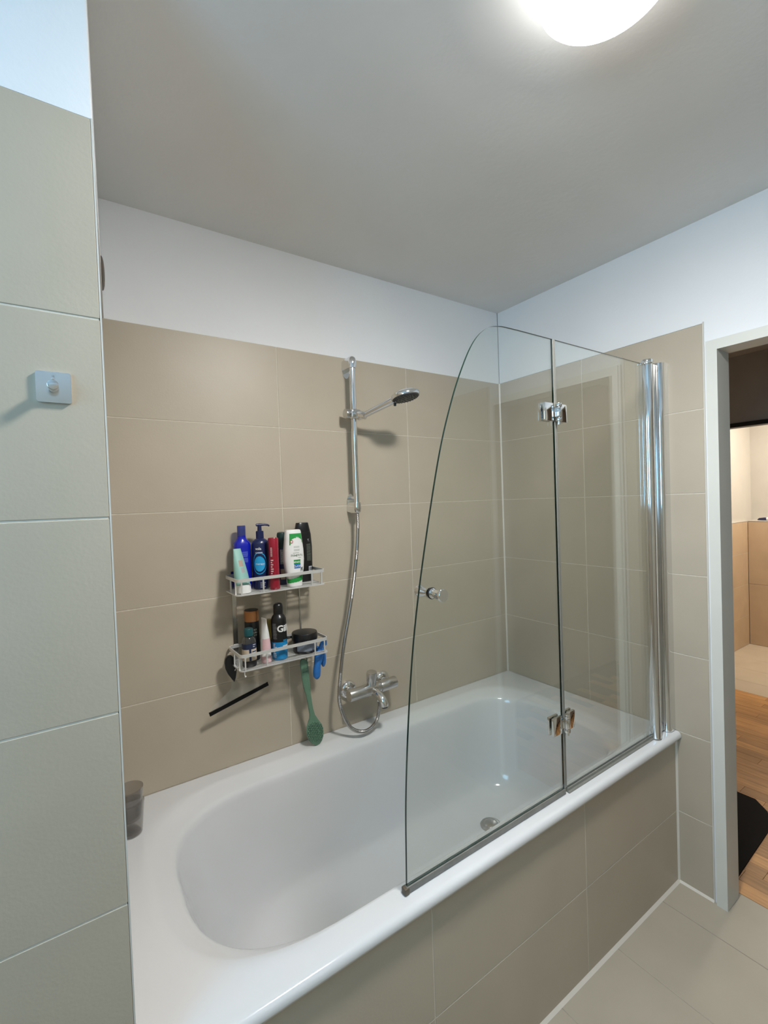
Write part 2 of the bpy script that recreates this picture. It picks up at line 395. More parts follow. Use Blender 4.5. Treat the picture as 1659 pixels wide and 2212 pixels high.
wt2 = slab('wall_toilet_back', [((WX+.0085, -1.2, 0), (WX+.25, WY, 1.2)), ((WX+.16, -1.2, 1.2), (WX+.25, WY+.02, ZC))], M['cream'], 'boxed-in ledge wall of the toilet room under cream plaster')
tiles(wt2, 'x', WX, [WY-.001, -.54, -1.14], [ZF, .6, 1.2], -1, 'wctile')
bm = B(); box(bm, (WX-.002, -1.2, 1.2), (WX+.16, WY, 1.208)); obj('ledge', bm, M['cream'], wt2, False)
slab('wall_toilet_near', [((2.19, -1.3, 0), (3.8, -1.2, ZC))], M['cream'], 'toilet room wall out of sight')
# ------------------------------------------------------------------ ceiling lamp
LC = Vector((-1.072, -1.206, ZC))
lp = thing('ceiling_lamp', 'round white opal ceiling lamp, glowing', 'lamp', LC)
bm = B(); revolve(bm, LC, (0, 0, -1), [(0, .085), (.022, .085)], 40); obj('lamp_base', bm, M['lampbase'], lp)
bm = B(); revolve(bm, LC, (0, 0, -1), [(.022, .086), (.030, .098), (.045, .110), (.058, .1145), (.068, .1135), (.0755, .107)], 48); obj('side_band', bm, M['lampside'], lp)
bm = B(); revolve(bm, LC, (0, 0, -1), [(.0756, .1069), (.084, .087), (.0905, .055), (.0933, .02), (.0938, .001)], 48)
obj('shade', bm, M['lamp'], lp)
# vent cover on the alcove end wall
bm = B(); c = Vector((-1.7695, -.10, 2.190)); d = Vector((.822, -.0713, 0))
revolve(bm, c, d, [(0, .044), (.003, .046), (.0055, .042), (.0080, .032), (.0092, .016), (.0095, .001)], 32)
tag(obj('vent_cover', bm, M['brown'], None, origin=c), 'round brown vent cover on the white wall at the alcove end', 'vent cover')

# ------------------------------------------------------------------ bathtub
def rect_rest(P, a, b, ex1, cy, ry, y0, y1, z, K):
    for i in range(1, 16): P.append(Vector((a+(b-a)*i/16, y1, z)))
    for i in range(2*K+1):
        f = i/K; P.append(Vector((b+ex1*min(1, 2*f, 4-2*f), cy-ry*max(-1, min(1, 2-2*f)), z)))
    for i in range(1, 16): P.append(Vector((b+(a-b)*i/16, y0, z)))
    return P
def sup(x0, x1, y0, y1, z, n, ex0=.37, ex1=.235, K=20, dz=0):
    """stadium loop: superellipse ends joined by straight sides; x0<x1, y0>y1"""
    cy = (y0+y1)/2; ry = (y0-y1)/2; a, b = x0+ex0, x1-ex1; P = []
    if n > 50:                                   # plain rectangle with the same point count
        for i in range(2*K+1):
            f = i/K; P.append(Vector((a-ex0*min(1, 2*f, 4-2*f), cy+ry*max(-1, min(1, 2-2*f)), z)))
        return rect_rest(P, a, b, ex1, cy, ry, y0, y1, z, K)
    se = lambda c: math.copysign(abs(c)**(2/n), c)
    for i in range(2*K+1):                       # left end, from back to front
        t = PI/2+PI*i/(2*K); P.append(Vector((a+ex0*se(math.cos(t)), cy+ry*se(math.sin(t)), z)))
    for i in range(1, 16): P.append(Vector((a+(b-a)*i/16, y1, z)))
    for i in range(2*K+1):
        t = -PI/2+PI*i/(2*K); P.append(Vector((b+ex1*se(math.cos(t)), cy+ry*se(math.sin(t)), z)))
    for i in range(1, 16): P.append(Vector((b+(a-b)*i/16, y0, z)))
    return P
tb = thing('bathtub', 'white built-in enamel bathtub', 'bathtub', (-.9, -.42, ZF))
bm = B(); X0, X1, Y0 = -1.8255, -.0015, -.0015
R = 90
loft(bm, [sup(X0, X1, Y0, -.826, .576, R), sup(X0, X1, Y0, -.8325, .578, R), sup(X0, X1, Y0, -.834, .584, R), sup(X0, X1, Y0, -.8335, .591, R), sup(X0, X1, Y0, -.830, .598, R),
          sup(X0, X1, Y0, -.823, .6015, R), sup(X0, X1, Y0, -.815, .602, R), sup(-1.765, -.115, -.055, -.764, .602, 3.2),
          sup(-1.747, -.130, -.066, -.757, .6012, 2.9), sup(-1.736, -.139, -.074, -.753, .5980, 2.9),
          sup(-1.714, -.158, -.093, -.746, .5900, 2.9), sup(-1.696, -.173, -.108, -.740, .5830, 2.9), sup(-1.6885, -.180, -.115, -.7355, .5780, 2.9), sup(-1.683, -.184, -.119, -.732, .5700, 2.9),
          sup(-1.678, -.189, -.122, -.728, .555, 2.9), sup(-1.632, -.215, -.134, -.716, .40, 2.9), sup(-1.575, -.245, -.148, -.702, .27, 2.8),
          sup(-1.545, -.262, -.157, -.692, .228, 2.7), sup(-1.512, -.285, -.176, -.672, .207, 2.7), sup(-1.47, -.32, -.205, -.643, .197, 2.6), sup(-1.40, -.37, -.255, -.59, .193, 2.6),
          sup(-1.2, -.5, -.33, -.51, .190, 2.4)], cap0=False)
obj('basin', bm, M['enamel'], tb, angle=60)
bm = B(); revolve(bm, (-.52, -.345, .190), (0, 0, 1), [(0, .042), (.004, .043), (.008, .040), (.010, .034), (.010, .030), (.013, .027), (.016, .018), (.017, .002)], 36)
obj('drain_cover', bm, M['hose'], tb)

# ------------------------------------------------------------------ shower screen
YG = -.788; GT = .006
ss = thing('shower_screen', 'clear glass folding bath screen with chrome wall post', 'shower screen', (-.3, YG, .602))
def pane(name, outline, m=('glass', 'glassedge')):
    bm = B(); A = [Vector((x, YG-GT/2, z)) for x, z in outline]
    rows = loft(bm, [A, [p+Vector((0, GT, 0)) for p in A]])
    bm.faces.ensure_lookup_table()
    for f in bm.faces: f.material_index = 0 if len(f.verts) > 4 else 1
    return obj(name, bm, [M[x] for x in m], ss, smooth=False)
def pane_quad(name, x0, x1, z0, z1):
    # five-vertex outline keeps the two big faces apart from the edge quads
    return pane(name, [(x0, z0), ((x0+x1)/2, z0), (x1, z0), (x1, z1), (x0, z1)])
pane_quad('glass_panel', -.6535, -.128, .616, 1.976)
lead = [Vector(p) for p in ((-1.2655, .62, 0), (-1.2569, .848, 0), (-1.2305, 1.112, 0), (-1.1936, 1.3245, 0), (-1.1282, 1.5996, 0), (-1.078, 1.750, 0),
                            (-1.031, 1.853, 0), (-.990, 1.918, 0), (-.945, 1.957, 0), (-.895, 1.9725, 0), (-.82, 1.9755, 0))]
crv = spline(lead, 7)
pane('glass_door', [(p.x, p.y) for p in crv]+[(-.6655, 1.976), (-.6655, .62)])
bm = B(); box(bm, (-1.268, YG-.006, .6025), (-.662, YG+.006, .6185), .001); obj('door_seal', bm, M['sealgrey'], ss)
bm = B(); box(bm, (-.652, YG-.005, .6025), (-.128, YG+.005, .616), .001); box(bm, (-.652, YG-.011, .6022), (-.128, YG-.005, .607)); obj('bottom_seal', bm, M['sealclear'], ss, False)
bm = B(); box(bm, (-.6655, YG-.004, .62), (-.6535, YG+.004, 1.976), .0008); obj('fold_seal', bm, M['sealclear'], ss, False)
bm = B(); box(bm, (-1.275, YG-.008, .6022), (-1.262, YG+.008, .618), .002); obj('seal_end', bm, M['brown'], ss)
# fold hinges
for z in (1.757, .823):
    h = None
    bm = B(); box(bm, (-.7205, YG-.011, z-.027), (-.6785, YG-.0035, z+.027), .0015); box(bm, (-.7205, YG+.0035, z-.027), (-.6785, YG+.011, z+.027), .0015)
    h = obj('hinge', bm, M['chrome'], ss)
    bm = B(); box(bm, (-.6505, YG-.011, z-.027), (-.6135, YG-.0035, z+.027), .0015); box(bm, (-.6505, YG+.0035, z-.027), (-.6135, YG+.011, z+.027), .0015)
    obj('hinge_plate', bm, M['chrome'], h)
    bm = B()
    for a, b in ((-.027, -.016), (-.0152, .0152), (.016, .027)): cyl(bm, (-.660, YG-.015, z+a), (-.660, YG-.015, z+b), .0095, 20, .001)
    box(bm, (-.682, YG-.0125, z-.014), (-.66, YG-.0075, z+.014)); box(bm, (-.66, YG-.0125, z+.017), (-.648, YG-.0075, z+.026)); box(bm, (-.66, YG-.0125, z-.026), (-.648, YG-.0075, z-.017))
    cyl(bm, (-.660, YG-.015, z-.036), (-.660, YG-.015, z-.027), .005, 14)
    obj('hinge_barrel', bm, M['chrome'], h)
# door knob, one cone on each side
KX, KZ = -1.163, 1.286
bm = B(); revolve(bm, (KX, YG-GT/2, KZ), (0, -1, 0), [(0, .0125), (.004, .0125), (.007, .0090), (.010, .0088), (.034, .0150), (.036, .0155), (.041, .0155), (.043, .0142)], 28)
k = obj('knob', bm, M['chrome'], ss)
bm = B(); revolve(bm, (KX, YG+GT/2, KZ), (0, 1, 0), [(0, .0125), (.004, .0125), (.007, .0090), (.010, .0088), (.034, .0150), (.036, .0155), (.041, .0155), (.043, .0142)], 28)
obj('inner_knob', bm, M['chrome'], k)
bm = B(); revolve(bm, (KX, YG-GT/2-.0002, KZ), (0, -1, 0), [(0, .0142), (.0018, .0142)], 28); obj('washer', bm, M['black'], k)
# wall post: round pivot tube, web, wall channel
bm = B(); cyl(bm, (-.118, YG-.010, .607), (-.118, YG-.010, 1.972), .0185, 32); obj('pivot_tube', bm, M['chrome'], ss)
bm = B(); cyl(bm, (-.118, YG-.010, 1.972), (-.118, YG-.010, 1.990), .0205, 32, .002); obj('tube_cap', bm, M['chrome'], ss)
bm = B(); box(bm, (-.100, YG-.006, .607), (-.045, YG+.010, 1.984), .002); obj('web', bm, M['satin'], ss)
bm = B(); P = []
for i in range(13):
    a = PI/2*i/12; P.append(Vector((-.046+.020*(1-math.cos(a)), YG-.008-.018*math.sin(a), .604)))
P += [Vector((-.0005, YG-.026, .604)), Vector((-.0005, YG+.016, .604)), Vector((-.046, YG+.016, .604))]
prism(bm, P, (0, 0, 1.386)); obj('wall_channel', bm, M['chrome'], ss, angle=30)
bm = B(); cyl(bm, (-.118, YG-.010, .6025), (-.118, YG-.010, .607), .019, 24); obj('foot_cap', bm, M['sealgrey'], ss)

# ------------------------------------------------------------------ shower rail, hand shower, hose
RX, RY = -.9195, -.055
rl = thing('shower_rail', 'chrome shower riser rail on the back wall', 'shower rail', (RX, 0, 1.47))
bm = B(); cyl(bm, (RX, RY, 1.492), (RX, RY, 2.075), .0115, 28); obj('pole', bm, M['chrome'], rl)
# top bracket: rounded hood over the pole end, reaching back to an oval wall plate
def hood(z0, z1, flip):
    bm = B(); loops = []
    zs = [(0, .0155), (.25, .0168), (.55, .0172), (.8, .0155), (.93, .0105), (1, .004)]
    for f, r in zs:
        z = z0+(z1-z0)*f; P = []
        back = -.001
        for i in range(13):
            a = -PI*i/12; P.append(Vector((RX+r*math.cos(a), RY+r*math.sin(a)*(1 if f < .9 else 1), z)))
        P += [Vector((RX-r, back if f < .9 else RY+.028, z)), Vector((RX+r, back if f < .9 else RY+.028, z))]
        loops.append(P)
    loft(bm, loops); return bm
bk = obj('bracket', hood(2.045, 2.092, 1), M['chrome'], rl, angle=50)
bm = B(); loft(bm, [[Vector((RX+.017*math.cos(a), -.0005-t, 2.052+.038*math.sin(a))) for a in [2*PI*i/32 for i in range(32)]] for t in (0, .006)]); obj('wall_plate', bm, M['chrome'], bk)
bk = obj('bracket', hood(1.512, 1.466, 1), M['chrome'], rl, angle=50)
bm = B(); loft(bm, [[Vector((RX+.017*math.cos(a), -.0005-t, 1.507+.040*math.sin(a))) for a in [2*PI*i/32 for i in range(32)]] for t in (0, .006)])
cyl(bm, (RX, -.004, 1.530), (RX, RY+.01, 1.530), .0065, 16); obj('wall_plate', bm, M['chrome'], bk)
# slider
SZ = 1.862
bm = B(); box(bm, (RX-.021, RY-.021, SZ-.019), (RX+.024, RY+.019, SZ+.019), .007, 3); sl = obj('slider', bm, M['chrome'], rl)
bm = B(); cyl(bm, (RX-.020, RY, SZ), (RX-.040, RY, SZ), .0195, 26, .003); obj('clamp_knob', bm, M['satin'], sl)
HB = Vector((-.897, -.098, 1.853)); HC = Vector((-.806, -.246, 1.912)); hd = (HC-HB).normalized()
bm = B(); A = Vector((RX+.008, RY-.015, SZ)); revolve(bm, A, HB-A, [(0, .013), (.012, .0145), ((HB-A).length, .0155), ((HB-A).length+.006, .0155)], 24); obj('cradle', bm, M['chrome'], sl)
hs = thing('hand_shower', 'chrome hand shower with dark spray face, resting on the rail slider', 'hand shower', HB)
bm = B(); S = HB-hd*.03
tube(bm, [S+hd*t for t in (0, .01, .03, .08, .12, .145, .162, .172)], [.0095, .0105, .0115, .0125, .0132, .0140, .0140, .0125], 20); obj('handle', bm, M['chrome'], hs)
nrm = (Vector((0, 0, -1))-hd*(-hd.z)).normalized()      # spray direction, square to the handle
nrm = (nrm*math.cos(.12)-hd*math.sin(.12)).normalized()
bm = B(); revolve(bm, HC-nrm*.014, nrm, [(0, .012), (.002, .030), (.006, .045), (.012, .0535), (.020, .0555), (.026, .0545), (.027, .052)], 44); hh = obj('head', bm, M['chrome'], hs)
bm = B(); revolve(bm, HC+nrm*.0128, nrm, [(0, .051), (.002, .0515), (.0035, .049), (.0038, .002)], 40); obj('spray_face', bm, M['darkspray'], hh)
bm = B(); u, v = frame_of(nrm)
for rr, nn in ((.012, 6), (.024, 12), (.036, 18), (.045, 24)):
    for i in range(nn):
        a = 2*PI*i/nn; p = HC+nrm*.016+u*rr*math.cos(a)+v*rr*math.sin(a); revolve(bm, p, nrm, [(0, .0014), (.0035, .0009)], 6)
tag(obj('nozzles', bm, M['black'], hh), kind='stuff')
bm = B(); s = hd-nrm*hd.dot(nrm); s.normalize(); p = HC-s*.045+nrm*.012; cyl(bm, p, p+nrm*.017-s*.004, .005, 14, .001); obj('spray_lever', bm, M['black'], hh)
# hose
hp = [(RX, RY, 1.468), (-.921, -.056, 1.40), (-.935, -.062, 1.30), (-.970, -.066, 1.12), (-1.018, -.078, .95), (-1.046, -.085, .80), (-1.046, -.090, .73), (-1.012, -.098, .648), (-.953, -.102, .614),
      (-.897, -.100, .632), (-.873, -.095, .688), (-.8705, -.088, .716)]
pts = spline(hp, 26); bm = B()
acc = 0; rp = [pts[0]]
for a, b in zip(pts, pts[1:]):
    d = (b-a).length; n = max(1, int(d/.0024))
    for i in range(1, n+1): rp.append(a+(b-a)*i/n)
tube(bm, rp, [.0076 if i % 2 else .0065 for i in range(len(rp))], 10)
ho = tag(obj('shower_hose', bm, M['hose'], None, origin=hp[0]), 'flexible metal shower hose hanging from the rail to the mixer', 'hose')
bm = B(); cyl(bm, (-.8705, -.088, .708), (-.8705, -.088, .728), .0095, 18, .001); obj('hose_nut', bm, M['chrome'], ho)

# ------------------------------------------------------------------ bath mixer
MY, MZ = -.072, .757
mx = thing('bath_mixer', 'chrome wall-mounted bath mixer tap with short spout', 'mixer tap', (-.88, 0, .75))
bm = B(); cyl(bm, (-1.000, MY, MZ), (-.868, MY, MZ), .0235, 32, .002); obj('body', bm, M['satin'], mx)
bm = B(); cyl(bm, (-.853, MY, MZ), (-.775, MY, MZ+.002), .0235, 32, .003); cyl(bm, (-.868, MY, MZ), (-.853, MY, MZ), .0205, 28); obj('diverter_handle', bm, M['satin'], mx)
for x in (-.963, -.797):
    bm = B(); revolve(bm, (x, -.0005, .752), (0, -1, 0), [(0, .037), (.003, .037), (.010, .034), (.016, .026), (.018, .015), (.05, .015)], 32); obj('flange', bm, M['chrome'], mx)
bm = B(); d = Vector((0, -.10, 1)).normalized(); c = Vector((-.893, MY+.002, MZ))
revolve(bm, c, d, [(0, .019), (.030, .019), (.033, .0205), (.066, .0215), (.072, .020), (.074, .015)], 32); lv = obj('lever', bm, M['satin'], mx)
bm = B(); p0 = Vector((-.893, MY-.012, MZ-.004))
tube(bm, [p0, p0+Vector((.004, -.020, -.004)), p0+Vector((.008, -.038, -.012)), p0+Vector((.0105, -.051, -.022)), p0+Vector((.012, -.058, -.033)), p0+Vector((.0125, -.060, -.045))],
     [.0175, .0168, .0165, .0168, .0165, .0150], 24); sp = obj('spout', bm, M['chrome'], mx)
bm = B(); cyl(bm, p0+Vector((.0125, -.060, -.045)), p0+Vector((.0125, -.0605, -.050)), .0115, 20); obj('aerator', bm, M['darkspray'], sp)
bm = B(); cyl(bm, (-.8705, -.086, MZ-.012), (-.8705, -.088, .726), .011, 20, .001); obj('hose_outlet', bm, M['chrome'], mx)

# ------------------------------------------------------------------ robe hook
HK = Vector((-1.8865, YP, 1.6905))
hk = thing('robe_hook', 'small square brushed steel hook on the near partition', 'hook', HK)
bm = B(); P = []
for cx_, cz_, a0 in ((1, 1, 0), (-1, 1, PI/2), (-1, -1, PI), (1, -1, 1.5*PI)):
    for i in range(5):
        a = a0+PI/2*i/4; P.append(HK+Vector((cx_*.0175+.0035*math.cos(a), -.0003, cz_*.0185+.0035*math.sin(a))))
prism(bm, P, (0, -.0045, 0)); pl = obj('plate', bm, M['steel'], hk, angle=30)
bm = B(); cyl(bm, HK+Vector((-.0005, -.0048, -.001)), HK+Vector((-.001, -.027, -.001)), .0068, 28, .0008); obj('peg', bm, M['steel'], hk)
bm = B(); box(bm, HK+Vector((-.0022, -.0056, .0072)), HK+Vector((.0012, -.0046, .0170)), .0003); obj('plate_bar', bm, M['chrome'], pl)  # thin raised chrome bar on the plate above the peg

# ------------------------------------------------------------------ tumblers
def tumbler(name, base, label, h=.088):
    t = thing(name, label, 'tumbler', base, 'nested tumblers on the bath ledge')
    bm = B(); revolve(bm, base, (0, 0, 1), [(0, .026), (.002, .0285), (.006, .0295), (h, .0365), (h+.0006, .0358), (h, .0350), (.010, .028), (.007, .025), (.007, .001)], 40)
    obj('cup', bm, M['tumbler'], t); return t
TBX, TBY = -1.7655, -.165
tumbler('tumbler', Vector((TBX, TBY, .6025)), 'smoky grey tumbler standing on the bath ledge, lower of the nested two')
tumbler('tumbler', Vector((TBX-.001, TBY+.001, .6025+.041)), 'smoky grey tumbler nested on top of the other one')

# ------------------------------------------------------------------ shower caddy
KL, KR, KF, KB = -1.436, -1.115, -.142, -.006
cdy = thing('shower_caddy', 'two-tier aluminium shower caddy on the back wall', 'shower caddy', (-1.28, 0, .97))
Z1, Z2 = 1.224, .976
def rrect(x0, x1, y0, y1, r, z, n=6):
    P = []
    for cx_, cy_, a0 in ((x1-r, y0-r, 0), (x0+r, y0-r, PI/2), (x0+r, y1+r, PI), (x1-r, y1+r, 1.5*PI)):
        for i in range(n+1):
            a = a0+PI/2*i/n; P.append(Vector((cx_+r*math.cos(a), cy_+r*math.sin(a), z)))
    return P
def ring(bm, x0, x1, y0, y1, r, z0, z1, t):
    loft(bm, [rrect(x0, x1, y0, y1, r, z0), rrect(x0, x1, y0, y1, r, z1), rrect(x0+t, x1-t, y0-t, y1+t, r-t*.8, z1), rrect(x0+t, x1-t, y0-t, y1+t, r-t*.8, z0), rrect(x0, x1, y0, y1, r, z0)], False, False)
for zi, zb in enumerate((Z1, Z2)):
    kx = 0 if zi == 0 else .002
    bm = B(); ring(bm, KL+kx, KR+kx, KB, KF, .016, zb+.0405, zb+.0510, .0034); rr = obj('rail', bm, M['alu'], cdy)
    bm = B(); ring(bm, KL+kx, KR+kx, KB, KF, .016, zb-.005, zb-.001, .0045); fr = obj('basket_frame', bm, M['alu'], cdy)
    for x, y in ((KL+.0165, KF+.002), (KL+.090, KF+.002), (KR-.054, KF+.002), (KR-.0165, KF+.002), (KL+.002, KF+.018), (KL+.002, KF+.072), (KR-.002, KF+.030), (KR-.002, KB-.03)):
        bm = B(); box(bm, (x+kx-.0022, y-.0016, zb-.003), (x+kx+.0022, y+.0016, zb+.042)); obj('upright', bm, M['alu'], fr, False)
    for i in range(9):
        y = KF+.010+i*(KB-KF-.020)/8; bm = B(); box(bm, (KL+kx+.004, y-.0021, zb-.004), (KR+kx-.004, y+.0021, zb-.0012)); obj('slat', bm, M['alu'], fr, False)
bm = B(); box(bm, (-1.413, -.004, Z2), (-1.398, -.0008, Z1+.06)); obj('back_strip', bm, M['satin'], cdy, False)
bm = B(); box(bm, (-1.162, -.006, Z2), (-1.157, -.0008, Z1+.06)); obj('back_strip', bm, M['satin'], cdy, False)
for x, y in ((-1.428, -.050), (-1.420, -.138), (-1.172, -.060), (-1.128, -.075)):
    bm = B(); tube(bm, spline([(x, y, Z2-.003), (x, y, Z2-.016), (x, y-.005, Z2-.022), (x, y-.011, Z2-.016)], 5), .0016, 8); obj('hook', bm, M['alu'], cdy)

# ------------------------------------------------------------------ bottles: a section list (z, rx, ry, exponent) round a centre
class Body:
    def __init__(s, c, secs, yaw=0., lean=(0, 0)):
        s.c = Vector(c); s.secs = secs; s.yaw = yaw; s.lean = lean
    def sec(s, z):
        S = s.secs
        if z <= S[0][0]: return S[0][1:]
        for a, b in zip(S, S[1:]):
            if z <= b[0]:
                f = (z-a[0])/max(b[0]-a[0], 1e-9); return tuple(a[i]+(b[i]-a[i])*f for i in (1, 2, 3))
        return S[-1][1:]
    def pt(s, th, z, off=0.):
        rx, ry, n = s.sec(z); se = lambda q: math.copysign(abs(q)**(2/n), q)
        p = Vector(((rx+off)*se(math.sin(th)), -(ry+off)*se(math.cos(th)), z))
        p = Matrix.Rotation(s.yaw, 3, 'Z') @ p
        return s.c+p+Vector((s.lean[0]*z, s.lean[1]*z, 0))
    def mesh(s, z0=None, z1=None, n=36, off=0.):
        S = [q[0] for q in s.secs]; z0 = S[0] if z0 is None else z0; z1 = S[-1] if z1 is None else z1
        zs = [z0]+[z for z in S if z0 < z < z1]+[z1]; bm = B()
        loft(bm, [[s.pt(2*PI*i/n, z, off) for i in range(n)] for z in zs]); return bm
    def patch(s, th0, th1, z0, z1, off=.0005, nu=14, nv=14, inside=None):
        bm = B(); g = {}
        for i in range(nu+1):
            for j in range(nv+1): g[i, j] = bm.verts.new(s.pt(th0+(th1-th0)*i/nu, z0+(z1-z0)*j/nv, off))
        for i in range(nu):
            for j in range(nv):
                if inside is None or inside((i+.5)/nu, (j+.5)/nv): bm.faces.new((g[i, j], g[i+1, j], g[i+1, j+1], g[i, j+1]))
        for v in [v for v in bm.verts if not v.link_faces]: bm.verts.remove(v)
        return bm
    def bars(s, th0, th1, zs, h, off=.0005, ragged=.2):
        bm = B()
        for z in zs:
            e = th1-(th1-th0)*random.random()*ragged; n = 6
            for i in range(n):
                a, b = th0+(e-th0)*i/n, th0+(e-th0)*(i+1)/n
                vs = [bm.verts.new(s.pt(t, q, off)) for t, q in ((a, z), (b, z), (b, z+h), (a, z+h))]; bm.faces.new(vs)
        return bm
    def text(s, txt, th, z, size, rot=0, off=.0008, bold=0.):
        """lettering laid on the surface; rot in degrees"""
        cu = bpy.data.curves.new('t', 'FONT'); cu.body = txt; cu.size = size; cu.align_x = 'CENTER'; cu.align_y = 'CENTER'; cu.offset = bold; cu.resolution_u = 3
        ob = bpy.data.objects.new('t', cu); COL.objects.link(ob)
        dg = bpy.context.evaluated_depsgraph_get(); me = bpy.data.meshes.new_from_object(ob.evaluated_get(dg))
        bpy.data.objects.remove(ob); bpy.data.curves.remove(cu)
        bm = B(); bm.from_mesh(me); bpy.data.meshes.remove(me)
        bmesh.ops.subdivide_edges(bm, edges=[e for e in bm.edges if e.calc_length() > .004], cuts=2)
        bmesh.ops.triangulate(bm, faces=bm.faces)
        ca, sa = math.cos(math.radians(rot)), math.sin(math.radians(rot)); rx = s.sec(z)[0]
        for v in bm.verts:
            x, y = v.co.x*ca-v.co.y*sa, v.co.x*sa+v.co.y*ca
            v.co = s.pt(th+x/rx, z+y, off)
        return bm
GRP1 = 'toiletries on the upper caddy shelf'; GRP2 = 'toiletries on the lower caddy shelf'
def flat(name, bm, m, parent):
    """print laid on a body: no normal recalculation problems, flat shading off"""
    return obj(name, bm, m, parent, smooth=False)
zt = Z1
# 1 ultramarine bottle
b = Body((-1.3825, -.043, zt), [(0, .027, .020, 2.6), (.004, .0295, .022, 2.6), (.150, .0295, .022, 2.6), (.163, .027, .021, 2.5), (.172, .018, .016, 2.2), (.178, .0145, .0145, 2), (.186, .014, .014, 2)])
t = thing('shampoo_bottle', 'ultramarine blue bottle with clear blue cap at the back of the upper shelf', 'bottle', b.c, GRP1)
obj('body', b.mesh(), M['ultrablue'], t)
bm = B(); revolve(bm, b.c+Vector((0, 0, .1862)), (0, 0, 1), [(0, .0138), (.001, .0142), (.033, .0142), (.035, .0132), (.035, .001)], 30); obj('cap', bm, M['bluecap'], t)
flat('fine_print', b.bars(-.8, .35, [.130-.0032*i for i in range(6)]+[.108-.0032*i for i in range(5)], .0017, ragged=.05), M['blueprint'], t)
flat('side_label', b.patch(.95, 1.35, .06, .118), M['orange'], t)
# 2 teal tube standing on its cap
b = Body((-1.4025, -.108, zt), [(.026, .0235, .0225, 2), (.034, .0255, .0215, 2), (.07, .0225, .0165, 2.2), (.11, .018, .009, 2.4), (.140, .0135, .0035, 2.6), (.146, .0130, .0022, 2.8)], lean=(-.075, .15), yaw=.12)
t = thing('cream_tube', 'pale teal squeeze tube standing on its white cap at the front of the upper shelf', 'tube', b.c, GRP1)
obj('body', b.mesh(), M['teal'], t)
bm = B(); revolve(bm, b.c, (0, 0, 1), [(0, .0225), (.0015, .0245), (.026, .0238), (.028, .022)], 34); obj('cap', bm, M['white'], t)
flat('emblem', b.patch(-.25, .35, .088, .108), M['tan'], t)
flat('emblem', b.patch(-.12, .35, .068, .084), M['labelgrey'], t)
flat('fine_print', b.bars(-.95, .2, [.046, .0405], .0022), M['paleprint'], t)
# 3 navy pump bottle
b = Body((-1.3265, -.068, zt), [(0, .027, .025, 2.1), (.004, .029, .027, 2.1), (.155, .029, .027, 2.1), (.165, .0265, .0245, 2.1), (.171, .019, .018, 2), (.174, .0145, .0145, 2)])
t = thing('pump_bottle', 'navy blue pump bottle with a sky blue round emblem', 'bottle', b.c, GRP1)
obj('body', b.mesh(), M['navy'], t)
bm = B(); revolve(bm, b.c+Vector((0, 0, .174)), (0, 0, 1), [(0, .0135), (.024, .0132), (.026, .0115), (.026, .0075), (.044, .0068), (.046, .0068)], 26)
p = obj('pump', bm, M['navy'], t)
bm = B(); q = b.c+Vector((0, 0, .2215)); tube(bm, [q+Vector((-.012, 0, -.001)), q, q+Vector((.018, -.004, 0)), q+Vector((.028, -.006, -.0025)), q+Vector((.033, -.007, -.006))], [.0042, .0052, .0042, .0034, .003], 12); obj('nozzle', bm, M['navy'], p)
cx_, cz_ = -.42, .088
disc = lambda u, v, k=1.: ((u-.5)*2)**2+((v-.5)*2)**2 < k
flat('emblem', b.patch(cx_-.72, cx_+.62, cz_-.026, cz_+.026, .0005, 30, 34, disc), M['skyblue'], t)
flat('emblem_ring', b.patch(cx_-.9, cx_+.80, cz_-.036, cz_+.040, .0005, 44, 50, lambda u, v: .83 < ((u-.5)*2)**2+((v-.5)*2)**2 < 1), M['skyblue'], t)
flat('lettering', b.text('therapy', cx_, cz_, .0098), M['white'], t)
flat('lettering', b.text('vola', -.55, .140, .0125, bold=.0002), M['white'], t)
flat('lettering', b.text('cream', -.5, .127, .010), M['white'], t)
flat('fine_print', b.bars(-.5, -.05, [.043, .038, .033], .002, ragged=.5), M['blueprint'], t)
flat('fine_print', b.bars(-.45, .2, [.022, .017, .012, .007], .0013, ragged=.3), M['paleprint'], t)
# 4 red bottle
b = Body((-1.297, -.115, zt), [(0, .0165, .0165, 2), (.003, .0178, .0178, 2), (.115, .0172, .0172, 2), (.118, .0172, .0172, 2), (.172, .0178, .0178, 2), (.176, .016, .016, 2), (.177, .010, .010, 2)])
t = thing('spray_can', 'slim crimson red bottle between the navy pump bottle and the white one', 'bottle', b.c, GRP1)
obj('body', b.mesh(0, .116), M['red'], t); obj('cap', b.mesh(.1162, None), M['red'], t)
flat('fine_print', b.bars(-1.0, -.62, [.142-.0029*i for i in range(11)], .0017, ragged=.1), M['pinkprint'], t)
flat('fine_print', b.bars(-1.0, -.45, [.098-.0075*i for i in range(9)], .0042, ragged=.5), M['pinkprint'], t)
# 5 dark bottle behind
b = Body((-1.2395, -.050, zt), [(0, .0165, .0165, 2), (.003, .018, .018, 2), (.13, .018, .018, 2), (.133, .0175, .0175, 2), (.180, .0178, .0178, 2), (.188, .0155, .0155, 2), (.190, .009, .009, 2)])
t = thing('shower_gel_bottle', 'dark bottle with a green-black cap, mostly hidden behind the white bottle', 'bottle', b.c, GRP1)
obj('body', b.mesh(0, .132), M['navy'], t); obj('cap', b.mesh(.1322, None), M['darkgreen'], t)
flat('label', b.patch(-.85, -.1, .075, .128), M['labelgrey'], t)
flat('lettering', b.text('Schaum', -.45, .101, .0125, rot=90), M['white'], t)
flat('label', b.patch(-.85, .1, .020, .058), M['tan'], t)
